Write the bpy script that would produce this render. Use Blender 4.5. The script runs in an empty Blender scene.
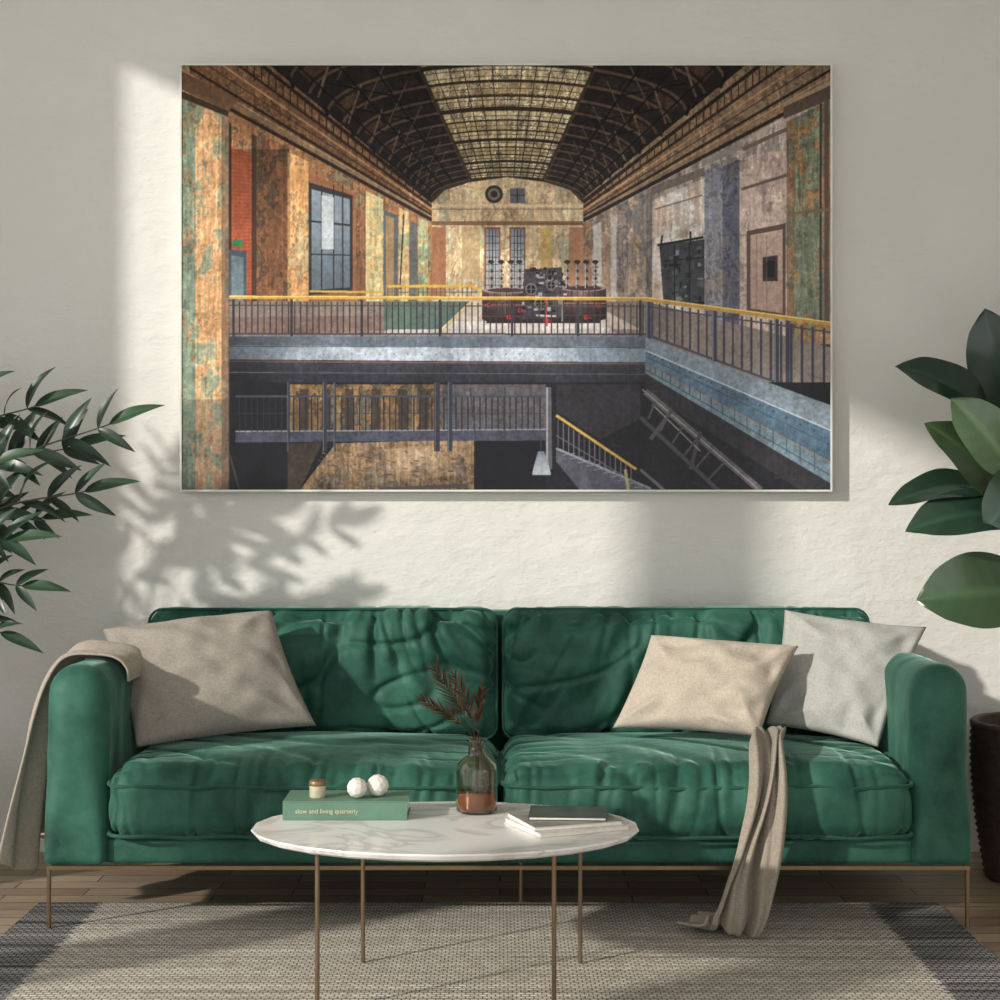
import bpy, bmesh, math, random
import numpy as np
from mathutils import Vector, Matrix, noise
random.seed(7)
scene = bpy.context.scene
scene.view_settings.view_transform = 'Standard'
try: scene.view_settings.look = 'None'
except Exception: pass

# ------------------------------------------------------------------ helpers
def s2l(c):
    c = c/255.0
    return c/12.92 if c <= 0.04045 else ((c+0.055)/1.055)**2.4
def rgb(r, g, b, a=1): return (s2l(r), s2l(g), s2l(b), a)

def link(ob):
    scene.collection.objects.link(ob); return ob
def mesh_obj(name, verts, faces, mat=None, smooth=True):
    me = bpy.data.meshes.new(name)
    me.from_pydata([tuple(v) for v in verts], [], faces)
    me.update()
    if smooth:
        me.polygons.foreach_set('use_smooth', [True]*len(me.polygons))
    ob = bpy.data.objects.new(name, me)
    if mat: me.materials.append(mat)
    return link(ob)
def empty(name, loc=(0,0,0)):
    e = bpy.data.objects.new(name, None); e.location = loc; e.empty_display_size = .1
    return link(e)
def child(ob, par):
    ob.parent = par
    ob.matrix_parent_inverse = Matrix.Translation(-Vector(par.location))
    return ob
class MB:
    def __init__(s): s.v=[]; s.f=[]; s.c=[]
    def add(s, verts, faces, cols=None):
        o=len(s.v); s.v+= [tuple(v) for v in verts]; s.f += [tuple(i+o for i in f) for f in faces]
        if cols is not None: s.c += cols
    def box(s, a, b):
        x0,y0,z0=a; x1,y1,z1=b
        v=[(x0,y0,z0),(x1,y0,z0),(x1,y1,z0),(x0,y1,z0),(x0,y0,z1),(x1,y0,z1),(x1,y1,z1),(x0,y1,z1)]
        s.add(v,[(0,3,2,1),(4,5,6,7),(0,1,5,4),(1,2,6,5),(2,3,7,6),(3,0,4,7)])
    def obj(s,name,mat,smooth=False):
        ob=mesh_obj(name,s.v,s.f,mat,smooth)
        if s.c:
            ca=ob.data.color_attributes.new('col','FLOAT_COLOR','POINT')
            arr=np.array(s.c,dtype=np.float32).reshape(-1); ca.data.foreach_set('color',arr)
        return ob
def tube(mb, pts, r, seg=8, closed=False, taper=1.0, col=None):
    pts=[Vector(p) for p in pts]; n=len(pts); V=[];F=[]
    up=Vector((0.13,0.21,1)).normalized()
    prev=None
    for i,p in enumerate(pts):
        if closed: t=(pts[(i+1)%n]-pts[i-1]).normalized()
        else: t=(pts[min(i+1,n-1)]-pts[max(i-1,0)]).normalized()
        if prev is None:
            a=up if abs(t.dot(up))<.95 else Vector((1,0,0))
            nrm=(a-t*a.dot(t)).normalized()
        else: nrm=(prev-t*prev.dot(t)).normalized()
        prev=nrm; bn=t.cross(nrm)
        rr=r*(1+(taper-1)*i/max(1,n-1))
        for k in range(seg):
            a=2*math.pi*k/seg; V.append(p+nrm*math.cos(a)*rr+bn*math.sin(a)*rr)
    m=n if closed else n-1
    for i in range(m):
        for k in range(seg):
            j=(i+1)%n
            F.append((i*seg+k,i*seg+(k+1)%seg,j*seg+(k+1)%seg,j*seg+k))
    if not closed:
        F.append(tuple(range(seg-1,-1,-1))); F.append(tuple((n-1)*seg+k for k in range(seg)))
    mb.add(V,F,[col]*len(V) if col else None)
def lathe(mb, prof, c, seg=32, close=True):
    V=[];F=[];n=len(prof)
    for r,z in prof:
        for k in range(seg):
            a=2*math.pi*k/seg; V.append((c[0]+r*math.cos(a),c[1]+r*math.sin(a),c[2]+z))
    for i in range(n-1):
        for k in range(seg): F.append((i*seg+k,i*seg+(k+1)%seg,(i+1)*seg+(k+1)%seg,(i+1)*seg+k))
    if close:
        F.append(tuple(range(seg-1,-1,-1))); F.append(tuple((n-1)*seg+k for k in range(seg)))
    mb.add(V,F)
def catmull(pts, n=8):
    pts=[Vector(p) for p in pts]; P=[2*pts[0]-pts[1]]+pts+[2*pts[-1]-pts[-2]]; out=[]
    for i in range(1,len(P)-2):
        for k in range(n):
            t=k/n; a,b,c,d=P[i-1],P[i],P[i+1],P[i+2]
            out.append(.5*((2*b)+(c-a)*t+(2*a-5*b+4*c-d)*t*t+(3*b-a-3*c+d)*t**3))
    out.append(pts[-1]); return out

def soft_box(name, c, h, r, mat, res=40, fn=None, rlow=None):
    c=Vector(c); V=[];F=[];key={}
    def vid(p):
        k=(round(p[0],5),round(p[1],5),round(p[2],5))
        if k not in key: key[k]=len(V); V.append(Vector(p))
        return key[k]
    N=[max(6,int(res*L/max(h))) for L in h]
    for ax in range(3):
        a,b=(ax+1)%3,(ax+2)%3
        for sg in (-1,1):
            idx={}
            for i in range(N[a]+1):
                for j in range(N[b]+1):
                    p=[0,0,0]; p[ax]=sg*h[ax]; p[a]=h[a]*(-1+2*i/N[a]); p[b]=h[b]*(-1+2*j/N[b])
                    idx[i,j]=vid(p)
            for i in range(N[a]):
                for j in range(N[b]):
                    q=(idx[i,j],idx[i+1,j],idx[i+1,j+1],idx[i,j+1])
                    F.append(q if sg>0 else q[::-1])
    out=[]
    for p in V:
        rr=r
        if rlow is not None:
            t=max(0,min(1,(p.z/h[2]+1)/1.3)); t=t*t*(3-2*t); rr=rlow+(r-rlow)*t
        inner=Vector([max(-(h[k]-rr),min(h[k]-rr,p[k])) for k in range(3)])
        d=p-inner
        n=d.normalized() if d.length>1e-9 else Vector((0,0,1))
        q=inner+n*rr
        if fn: q=q+fn(q,n)
        out.append(q+c)
    return mesh_obj(name,out,F,mat,True)

# ------------------------------------------------------------------ materials
def newmat(name):
    m=bpy.data.materials.new(name); m.use_nodes=True
    nt=m.node_tree; b=nt.nodes['Principled BSDF']; return m,nt,b
def objco(nt,scale=(1,1,1),rot=(0,0,0)):
    tc=nt.nodes.new('ShaderNodeTexCoord'); mp=nt.nodes.new('ShaderNodeMapping')
    mp.inputs['Scale'].default_value=scale; mp.inputs['Rotation'].default_value=rot
    nt.links.new(tc.outputs['Object'],mp.inputs['Vector']); return mp.outputs['Vector']
def ramp(nt,fac,stops):
    r=nt.nodes.new('ShaderNodeValToRGB'); e=r.color_ramp.elements
    while len(e)<len(stops): e.new(0.5)
    for k,(p,c) in enumerate(stops): e[k].position=p; e[k].color=c
    nt.links.new(fac,r.inputs['Fac']); return r.outputs['Color']
def bump(nt,b,h,strength=.3,dist=.01,prev=None):
    n=nt.nodes.new('ShaderNodeBump'); n.inputs['Strength'].default_value=strength; n.inputs['Distance'].default_value=dist
    nt.links.new(h,n.inputs['Height'])
    if prev: nt.links.new(prev,n.inputs['Normal'])
    nt.links.new(n.outputs['Normal'],b.inputs['Normal']); return n.outputs['Normal']
def noise_tex(nt,vec,scale,detail=4,rough=.55):
    n=nt.nodes.new('ShaderNodeTexNoise'); n.inputs['Scale'].default_value=scale; n.inputs['Detail'].default_value=detail; n.inputs['Roughness'].default_value=rough
    nt.links.new(vec,n.inputs['Vector']); return n.outputs['Fac']
def mixc(nt,mode,f,a,b):
    mx=nt.nodes.new('ShaderNodeMix'); mx.data_type='RGBA'; mx.blend_type=mode
    if isinstance(f,float): mx.inputs[0].default_value=f
    else: nt.links.new(f,mx.inputs[0])
    for k,v in ((6,a),(7,b)):
        if isinstance(v,tuple): mx.inputs[k].default_value=v
        else: nt.links.new(v,mx.inputs[k])
    return mx.outputs[2]
def simple(name,col,rough=.5,metal=0,nscale=None,var=.15,bs=0,bscale=80,spec=.5):
    m,nt,b=newmat(name); b.inputs['Roughness'].default_value=rough; b.inputs['Metallic'].default_value=metal
    b.inputs['Specular IOR Level'].default_value=spec
    v=objco(nt); f=noise_tex(nt,v,nscale or 8)
    d=tuple(x*(1-var) for x in col[:3])+(1,); l=tuple(min(1,x*(1+var)) for x in col[:3])+(1,)
    nt.links.new(ramp(nt,f,[(.3,d),(.7,l)]),b.inputs['Base Color'])
    if bs: bump(nt,b,noise_tex(nt,v,bscale,3),bs,.003)
    return m

def plaster(name='plaster'):
    m,nt,b=newmat(name); b.inputs['Roughness'].default_value=.92; b.inputs['Specular IOR Level'].default_value=.15
    v=objco(nt); f=noise_tex(nt,v,1.4,5)
    nt.links.new(ramp(nt,f,[(.3,rgb(216,215,208)),(.7,rgb(224,223,217))]),b.inputs['Base Color'])
    v2=objco(nt,(1,1,1.8)); 
    n1=bump(nt,b,noise_tex(nt,v2,7,6,.64),.42,.028)
    bump(nt,b,noise_tex(nt,v,60,4),.25,.004,n1)
    return m
M_wall=plaster()
def floor_mat():
    m,nt,b=newmat('oak_floor'); b.inputs['Roughness'].default_value=.42
    v=objco(nt)
    br=nt.nodes.new('ShaderNodeTexBrick'); nt.links.new(v,br.inputs['Vector'])
    br.inputs['Scale'].default_value=1; br.inputs['Brick Width'].default_value=.62; br.inputs['Row Height'].default_value=.085
    br.inputs['Mortar Size'].default_value=.0025; br.offset=.37
    br.inputs['Color1'].default_value=rgb(146,126,102); br.inputs['Color2'].default_value=rgb(190,170,144); br.inputs['Mortar'].default_value=rgb(56,43,34)
    g=noise_tex(nt,objco(nt,(2,40,1)),3,6,.65)
    nt.links.new(mixc(nt,'MULTIPLY',.85,br.outputs['Color'],ramp(nt,g,[(.3,(.5,.45,.40,1)),(.7,(1,1,1,1))])),b.inputs['Base Color'])
    bump(nt,b,br.outputs['Fac'],-.4,.004); return m
M_floor=floor_mat()
def velvet(name,c0,c1,sheen):
    m,nt,b=newmat(name); b.inputs['Roughness'].default_value=.6; b.inputs['Specular IOR Level'].default_value=.25
    b.inputs['Sheen Weight'].default_value=.7; b.inputs['Sheen Roughness'].default_value=.3; b.inputs['Sheen Tint'].default_value=sheen
    v=objco(nt); f=noise_tex(nt,v,4.2,7,.68)
    nt.links.new(ramp(nt,f,[(.36,c0),(.64,c1)]),b.inputs['Base Color'])
    n1=bump(nt,b,noise_tex(nt,v,9,4),.35,.018)
    bump(nt,b,noise_tex(nt,v,420,2),.25,.001,n1); return m
M_velvet=velvet('green_velvet',rgb(24,64,53),rgb(54,102,86),rgb(160,205,188))
M_pipe=velvet('green_piping',rgb(24,64,52),rgb(38,82,68),rgb(140,195,175))
def linen(name,c,scale=260,b_s=.4,contrast=.09):
    m,nt,b=newmat(name); b.inputs['Roughness'].default_value=.95; b.inputs['Specular IOR Level'].default_value=.1; b.inputs['Sheen Weight'].default_value=.1
    f1=noise_tex(nt,objco(nt,(1,1,9)),scale*.35,3); f2=noise_tex(nt,objco(nt,(9,1,1)),scale*.35,3)
    ad=nt.nodes.new('ShaderNodeMath'); ad.operation='ADD'; nt.links.new(f1,ad.inputs[0]); nt.links.new(f2,ad.inputs[1])
    hf=nt.nodes.new('ShaderNodeMath'); hf.operation='MULTIPLY'; hf.inputs[1].default_value=.5; nt.links.new(ad.outputs[0],hf.inputs[0])
    d=tuple(x*(1-contrast*1.8) for x in c[:3])+(1,); l=tuple(min(1,x*(1+contrast)) for x in c[:3])+(1,)
    nt.links.new(ramp(nt,hf.outputs[0],[(.38,d),(.6,l)]),b.inputs['Base Color'])
    bump(nt,b,hf.outputs[0],b_s,.003); return m
M_lin1=linen('taupe_linen',rgb(150,143,133),contrast=.15); M_lin2=linen('sand_linen',rgb(180,169,154),contrast=.13); M_lin3=linen('pale_grey_linen',rgb(168,168,161),contrast=.12)
M_throw=linen('throw_wool',rgb(150,141,127),200,.6,.14); M_throw2=linen('throw_wool_light',rgb(166,156,142),200,.6,.14)
M_brass=simple('brass',rgb(140,120,92),.35,.9,20,.1)
M_frame=simple('pale_frame',rgb(222,222,212),.4,.1)
def marble():
    m,nt,b=newmat('white_marble'); b.inputs['Roughness'].default_value=.22
    v=objco(nt); n=nt.nodes.new('ShaderNodeTexNoise'); n.inputs['Scale'].default_value=3.5; n.inputs['Detail'].default_value=9; n.inputs['Distortion'].default_value=1.6
    nt.links.new(v,n.inputs['Vector'])
    nt.links.new(ramp(nt,n.outputs['Fac'],[(.0,rgb(234,232,228)),(.44,rgb(230,228,224)),(.5,rgb(206,201,195)),(.545,rgb(230,228,224)),(1,rgb(238,236,233))]),b.inputs['Base Color'])
    return m
M_marble=marble()
def colattr(name,rough=.4,attr='col',spec=.5,coat=0):
    m,nt,b=newmat(name); a=nt.nodes.new('ShaderNodeAttribute'); a.attribute_name=attr
    b.inputs['Roughness'].default_value=rough; b.inputs['Specular IOR Level'].default_value=spec; b.inputs['Coat Weight'].default_value=coat
    nt.links.new(a.outputs['Color'],b.inputs['Base Color']); return m
M_leaf=colattr('leaf_satin',.36); M_leafg=colattr('leaf_glossy',.22)
M_dry=colattr('dried_leaf',.9,spec=.1)
M_soil=simple('soil',rgb(50,38,30),.95,bs=.6)
M_pot=simple('charcoal_ceramic',rgb(58,54,52),.6)

# ------------------------------------------------------------------ room
mb=MB(); mb.box((-2.75,0,0),(3.05,.15,3.5)); wall_back=mb.obj('wall_back',M_wall)
mb=MB(); mb.box((-2.75,-6.5,-.1),(3.05,.15,0)); mb.obj('floor',M_floor)
mb=MB(); mb.box((-2.75,-6.5,3.5),(3.05,.15,3.6)); mb.obj('ceiling',M_wall)
mb=MB(); mb.box((2.9,-6.5,0),(3.05,0,3.5)); mb.obj('wall_right',M_wall)
mb=MB()
openings=[(-1.0,-2.35),(-2.6,-3.8),(-4.1,-5.4)]
zb,zt=.25,3.35
prev=0
for a,b_ in openings:
    mb.box((-2.75,a,0),(-2.6,prev,3.5)); mb.box((-2.75,b_,0),(-2.6,a,zb)); mb.box((-2.75,b_,zt),(-2.6,a,3.5)); prev=b_
mb.box((-2.75,-6.5,0),(-2.6,prev,3.5)); mb.obj('wall_left',M_wall)
M_wf=simple('window_paint',rgb(225,224,220),.5)
for i,(a,b_) in enumerate(openings):
    mb=MB(); t=.03
    mb.box((-2.70,b_,zb),(-2.64,b_+t,zt)); mb.box((-2.70,a-t,zb),(-2.64,a,zt))
    mb.box((-2.70,b_+t,zb),(-2.64,a-t,zb+t)); mb.box((-2.70,b_+t,zt-t),(-2.64,a-t,zt))
    mb.obj('window_%d'%(i+1),M_wf)

# ------------------------------------------------------------------ artwork raster (flat print of an abandoned power hall)
SS=3; W=648*SS; H=425*SS; rs=np.random.RandomState(3)
img=np.zeros((H,W,3)); 
def vn(cell,cx=None):
    cx=cx or cell
    gh=int(H/cell)+3; gw=int(W/cx)+3; g=rs.rand(gh,gw)
    yy=np.arange(H)/cell; xx=np.arange(W)/cx; y0=yy.astype(int); x0=xx.astype(int); fy=(yy-y0)[:,None]; fx=(xx-x0)[None,:]
    fy=fy*fy*(3-2*fy); fx=fx*fx*(3-2*fx)
    a=g[y0][:,x0]; b=g[y0][:,x0+1]; c=g[y0+1][:,x0]; d=g[y0+1][:,x0+1]
    return (a*(1-fx)+b*fx)*(1-fy)+(c*(1-fx)+d*fx)*fy
def fbm(c,r=1.0): return (vn(c,c*r)*.38+vn(c/2,c/2*r)*.27+vn(c/4,c/4*r)*.20+vn(max(2,c/8))*.15)
NZ=(fbm(110)-.5)*2; NF=(fbm(9)-.5)*2; NP=fbm(66,.6); NP2=fbm(22); NV=(vn(110,7)*.5+vn(40,4)*.5-.5)*2; NC=fbm(30,.7)
def mask(pts):
    p=np.array([((x-182)*SS,(y-66)*SS) for x,y in pts],float)
    x0=max(0,int(p[:,0].min())-1); x1=min(W,int(p[:,0].max())+2); y0=max(0,int(p[:,1].min())-1); y1=min(H,int(p[:,1].max())+2)
    if x1<=x0 or y1<=y0: return None
    X,Y=np.meshgrid(np.arange(x0,x1)+.5,np.arange(y0,y1)+.5); m=np.zeros(X.shape,bool); n=len(p)
    for i in range(n):
        xa,ya=p[i]; xb,yb=p[(i+1)%n]
        if ya==yb: continue
        c=((ya>Y)!=(yb>Y))&(X<(xb-xa)*(Y-ya)/(yb-ya)+xa); m^=c
    return slice(y0,y1),slice(x0,x1),m
def poly(pts,c,c2=None,n=.16,a=1.0,horiz=False):
    r=mask(pts)
    if r is None: return
    sy,sx,m=r; h,w=m.shape; c=np.array(c,float)
    if c2 is not None:
        t=(np.linspace(0,1,w)[None,:]*np.ones((h,1))) if horiz else (np.linspace(0,1,h)[:,None]*np.ones((1,w)))
        col=c*(1-t[...,None])+np.array(c2,float)*t[...,None]
    else: col=np.ones((h,w,3))*c
    col=col*(1+n*.8*NZ[sy,sx]+n*.8*NF[sy,sx]+n*.3*NV[sy,sx])[...,None]
    A=(m*a)[...,None]; img[sy,sx]=img[sy,sx]*(1-A)+col*A
def peel(pts,cols,th=(.44,.53,.60),n=.14,a=1.0,src=None):
    r=mask(pts)
    if r is None: return
    sy,sx,m=r; S=(NP if src is None else src)[sy,sx]; h,w=m.shape
    cols=[np.array(c,float) for c in cols]; mean=cols[0]*.5+cols[1]*.3+cols[-1]*.2
    cols=[c*.70+mean*.30 for c in cols]
    col=np.ones((h,w,3))*cols[0]
    for t,c in zip(th,cols[1:]):
        edge=np.exp(-((S-t)/.006)**2)[...,None]
        k=np.clip((S-t+.012)/.024,0,1)[...,None]; col=(col*(1-k)+c*k)*(1-.10*edge)
    col=col*(1+n*1.1*NF[sy,sx]+n*1.3*NV[sy,sx]+n*NZ[sy,sx])[...,None]
    C=NC[sy,sx]; chip=np.clip((C-.64)/.05,0,1)[...,None]; col=col*(1-chip*.18); chip2=np.clip((.36-C)/.05,0,1)[...,None]; col=col*(1+chip2*.14)
    A=(m*a)[...,None]; img[sy,sx]=img[sy,sx]*(1-A)+col*A
def shade(pts,k0,k1,horiz=False):
    r=mask(pts)
    if r is None: return
    sy,sx,m=r; h,w=m.shape
    t=(np.linspace(0,1,w)[None,:]*np.ones((h,1))) if horiz else (np.linspace(0,1,h)[:,None]*np.ones((1,w)))
    k=np.where(m,k0+(k1-k0)*t,1.0); img[sy,sx]*=k[...,None]
def line(x0,y0,x1,y1,w,c,n=.1,a=1.0):
    L=math.hypot(x1-x0,y1-y0)+1e-6; nx,ny=-(y1-y0)/L*w/2,(x1-x0)/L*w/2
    poly([(x0+nx,y0+ny),(x1+nx,y1+ny),(x1-nx,y1-ny),(x0-nx,y0-ny)],c,n=n,a=a)
def disc(x,y,r,c,ry=None,n=.1): poly([(x+r*math.cos(t*.314),y+(ry or r)*math.sin(t*.314)) for t in range(20)],c,n=n)
VX,VY=507.,262.
def yl(x,k): return VY-abs(x-VX)*k
poly([(182,66),(830,66),(830,491),(182,491)],(70,52,42))
peel([(182,yl(182,.55)),(432,yl(432,.55)),(432,330),(182,345)],[(146,102,70),(170,124,84),(112,80,60),(140,130,105)])
peel([(583,yl(583,.52)),(830,yl(830,.52)),(830,345),(583,330)],[(180,162,150),(196,182,172),(150,130,122),(130,126,124)])
peel([(182,66),(270,66),(432,yl(432,.827)),(432,yl(432,.55)),(182,yl(182,.55))],[(128,92,66),(164,116,78),(92,68,54),(138,106,80)])
peel([(745,66),(830,66),(830,yl(830,.52)),(583,yl(583,.52)),(583,yl(583,.827))],[(140,116,94),(170,138,108),(108,88,74),(148,126,102)])
for k,w,c in ((.80,4,(44,34,28)),(.755,1.5,(166,124,84)),(.73,3,(64,48,40)),(.69,2,(200,152,104)),(.655,1.2,(80,58,46)),(.61,3,(54,42,36)),(.59,1.5,(190,154,116)),(.575,4,(150,122,94)),(.55,4,(46,38,34))):
    line(182,yl(182,k),432,yl(432,k),w*.9,c,n=.3); line(832,yl(832,k*.97),583,yl(583,k*.97),w*.9,c,n=.3)
for i in range(34):
    x=190+i*7.2; line(x,yl(x,.80),x,yl(x,.73),1.3,(60,42,32)); x2=822-i*7; line(x2,yl(x2,.78),x2,yl(x2,.71),1.3,(66,50,40))
def arc(s,a0,a1,n=24):
    out=[]
    for i in range(n+1):
        a=a0+(a1-a0)*i/n; x=76*math.sin(a); y=199-21*math.cos(a)-VY
        out.append((VX+s*x,VY+s*y))
    return out
poly([(270,66),(745,66),(583,yl(583,.827)),(570,186),(545,180),(507,177),(470,180),(445,186),(431,yl(431,.827))],(34,29,28),n=.4)
sv=[1,1.06,1.12,1.19,1.27,1.36,1.45,1.56,1.68,1.82,1.97,2.15,2.35,2.6,2.85,3.15,3.5,4.0,4.6]
A6=math.radians(29)
for i in range(len(sv)-1):
    for a0,a1 in ((-1.35,-1.05),(-1.0,-.75),(-.72,-.56),(1.05,1.35),(.75,1.0),(.56,.72)):
        p=arc(sv[i]*1.02,a0,a1,6)+arc(sv[i+1]*.98,a0,a1,6)[::-1]
        poly(p,((76,56,44) if abs(a0)>1 else (52,45,42)) if i%2 else (36,30,30),n=.6,a=.85)
for i in range(len(sv)-1):
    p=arc(sv[i],-A6,A6)+arc(sv[i+1],-A6,A6)[::-1]
    c=[(196,176,138),(176,154,116),(206,192,156)][i%3]
    peel(p,[c,(156,130,86),(232,222,196),(112,100,82)],th=(.5,.57,.66),n=.2,src=NP2)
for k in range(13):
    a=-A6+2*A6*k/12; P0=arc(1,a,a,1)[0]; P1=arc(4.4,a,a,1)[0]; line(P0[0],P0[1],P1[0],P1[1],1.0 if k not in(0,12) else 4,(64,54,42))
s=1.0
while s<4.3:
    p=arc(s,-A6,A6)
    for q in range(len(p)-1): line(*p[q],*p[q+1],.8,(80,68,52))
    s*=1.035
for i,s in enumerate(sv):
    for a0,a1,w,c in ((-A6,A6,3.0 if i%3==0 else 1.4,(52,42,34)),(-1.5,-A6,1.8,(92,72,60)),(A6,1.5,1.8,(96,76,64))):
        p=arc(s,a0,a1)
        for q in range(len(p)-1): line(*p[q],*p[q+1],w*min(1.6,s*.75),c,n=.3)
for i,s in enumerate([1.1,1.2,1.35,1.55,1.8,2.1,2.5,3.0,3.6]):
    for sg in (-1,1):
        a=sg*1.45; b_=sg*.95; pa=arc(s,a,a,1)[0]; pb=arc(s*1.12,b_,b_,1)[0]; line(*pa,*pb,1.5*s*.6,(116,90,70),n=.4)
        pb=arc(s*1.0,sg*.75,sg*.75,1)[0]; pa=arc(s*1.2,sg*1.2,sg*1.2,1)[0]; line(*pa,*pb,1.4*s*.6,(20,16,16))
        pb=arc(s*1.25,sg*.62,sg*.62,1)[0]; pa=arc(s*1.0,sg*1.1,sg*1.1,1)[0]; line(*pa,*pb,1.0*s*.6,(108,84,66))
        pa=arc(s*1.15,sg*1.5,sg*1.5,1)[0]; line(pa[0],pa[1],pa[0]-sg*2*s,pa[1]+5*s,1.2*s,(24,18,16))
for a in (-1.3,-1.0,-.78,.78,1.0,1.3):
    P0=arc(1,a,a,1)[0]; P1=arc(4.6,a,a,1)[0]; line(*P0,*P1,1.6,(18,15,15))
peel([(432,204),(445,191),(470,183),(507,178),(545,183),(570,191),(583,204),(583,300),(432,300)],[(204,176,134),(216,194,160),(182,138,98),(172,170,144)],n=.12)
poly([(432,222),(583,222),(583,226),(432,226)],(130,96,70)); poly([(432,205),(583,205),(583,208),(432,208)],(218,192,152)); line(432,210,583,210,1,(120,90,66))
poly([(462,228),(480,228),(480,280),(462,280)],(176,150,110),a=.7); poly([(540,228),(552,228),(552,290),(540,290)],(218,180,98),(160,130,90),a=.8)
poly([(432,228),(446,228),(446,298),(432,298)],(160,110,80)); poly([(569,228),(583,228),(583,298),(569,298)],(172,126,92))
disc(494,195,9,(52,46,44)); disc(494,195,6,(120,112,100)); disc(494,195,3.5,(50,44,42))
poly([(510,189),(525,189),(525,204),(510,204)],(96,96,104)); line(517.5,189,517.5,204,1,(40,36,34)); line(510,196,525,196,1,(40,36,34))
for x in (486,511):
    poly([(x-1.5,228),(x+14.5,228),(x+14.5,292),(x-1.5,292)],(120,84,60)); poly([(x,230),(x+13,230),(x+13,292),(x,292)],(124,128,136),(176,178,178))
    for q in range(1,4): line(x+q*3.25,230,x+q*3.25,292,.7,(52,50,52))
    for q in range(1,9): line(x,230+q*7,x+13,230+q*7,.6,(60,58,60))
def bay(x0,x1,k,c,bot=338,**kw): poly([(x0,yl(x0,k)),(x1,yl(x1,k)),(x1,bot),(x0,bot)],c,**kw)
def bpeel(x0,x1,k,c,bot=338,**kw): peel([(x0,yl(x0,k)),(x1,yl(x1,k)),(x1,bot),(x0,bot)],c,**kw)
bay(229,256,.42,(166,88,58)); 
for q in range(40): line(229,150+q*3.8,256,154+q*3.6,.5,(112,60,44),a=.6)
for q in range(6): line(231+q*4.5,150,231+q*4.5,300,.4,(120,66,48),a=.5)
bay(229,232,.5,(60,44,36)); bay(252,262,.5,(74,54,42))
poly([(229,250),(247,252),(247,335),(229,338)],(70,84,94)); poly([(232,256),(244,258),(244,330),(232,332)],(104,118,124)); poly([(233,240),(243,241),(243,248),(233,247)],(60,120,80))
bpeel(257,290,.52,[(126,86,60),(150,104,70),(92,68,54),(104,90,72)]); bpeel(288,309,.5,[(200,148,94),(216,170,116),(160,114,76),(170,156,122)])
bay(309,365,.45,(142,96,68)); poly([(309,183),(353,196),(353,292),(309,296)],(54,52,54)); poly([(312,190),(350,200),(350,288),(312,291)],(132,144,154),(92,102,112))
for x in (322,334,343): line(x,186,x,292,1.6,(50,48,50))
line(312,222,350,226,2,(50,48,50)); line(312,255,350,256,1.4,(60,58,60)); poly([(322,196),(334,198),(334,250),(322,250)],(172,180,184))
bpeel(356,366,.5,[(126,88,64),(146,104,74),(90,70,54),(130,120,96)]); bpeel(366,383,.5,[(210,172,118),(192,190,148),(218,180,122),(146,164,134)],th=(.4,.5,.6))
bay(384,398,.42,(88,96,96)); bay(386,394,.38,(150,124,92)); bpeel(399,409,.5,[(202,164,114),(178,180,146),(208,170,112),(140,148,120)]); bay(410,417,.42,(96,100,100)); bpeel(418,428,.5,[(180,160,120),(158,184,152),(188,152,104),(130,154,134)])
line(404,215,400,290,1.5,(60,50,44))
bpeel(583,592,.5,[(156,118,90),(174,136,104),(120,98,82),(150,140,120)]); bay(593,601,.42,(204,196,186)); bpeel(602,610,.5,[(168,140,118),(186,156,130),(128,112,100),(150,140,130)])
bay(611,616,.42,(194,188,182)); bpeel(617,628,.5,[(148,130,124),(170,152,142),(110,104,108),(150,140,130)]); bpeel(629,646,.5,[(174,146,124),(192,166,138),(138,124,118),(124,126,128)])
bpeel(651,704,.42,[(216,208,202),(224,216,210),(192,178,168),(200,172,150)],n=.1); line(655,210,702,196,1.4,(130,110,100)); poly([(651,188),(704,168),(704,176),(651,196)],(120,106,98))
bpeel(646,652,.48,[(110,100,100),(128,116,110),(96,90,92),(130,120,110)])
bpeel(704,722,.46,[(130,132,144),(156,154,158),(112,112,124),(154,142,130)],n=.1); bpeel(722,739,.44,[(90,92,110),(112,112,126),(80,82,96),(120,110,110)],n=.1)
poly([(701,160),(742,142),(742,150),(701,168)],(150,140,134))
bpeel(739,786,.42,[(200,176,164),(212,190,176),(176,148,138),(160,142,138)],n=.1); line(741,190,786,176,3,(110,92,86)); line(742,150,786,130,4,(120,102,90))
poly([(746,232),(785,224),(785,318),(746,312)],(100,78,72)); poly([(750,236),(782,230),(782,314),(750,309)],(198,170,154),(168,140,126)); poly([(762,258),(777,256),(777,282),(762,282)],(60,50,50)); poly([(765,262),(774,261),(774,278),(765,278)],(24,24,28))
for x in (756,766): line(x,236,x,310,.7,(140,112,104))
bpeel(786,830,.5,[(118,128,108),(142,156,126),(156,108,74),(184,132,86)],th=(.46,.53,.58),bot=345); bpeel(786,794,.5,[(150,116,88),(160,130,96),(114,96,78),(104,114,96)],bot=340)
line(826,95,826,325,5,(104,80,68)); line(820,100,820,325,2,(60,52,46)); poly([(783,104),(830,82),(830,100),(783,120)],(96,82,70)); poly([(783,104),(830,82),(830,86),(783,108)],(176,150,116))
line(786,215,830,210,3,(130,104,78))
poly([(659,246),(704,240),(704,304),(663,304)],(66,68,72),n=.3); rr=random.Random(5)
for i in range(46):
    x=661+rr.random()*38; y=246+rr.random()*52; w_=1.5+rr.random()*5; h_=1+rr.random()*5; v=rr.choice((28,40,92,130,80,50)); poly([(x,y),(x+w_,y-.3),(x+w_,y+h_),(x,y+h_)],(v,v+2,v+4))
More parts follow.
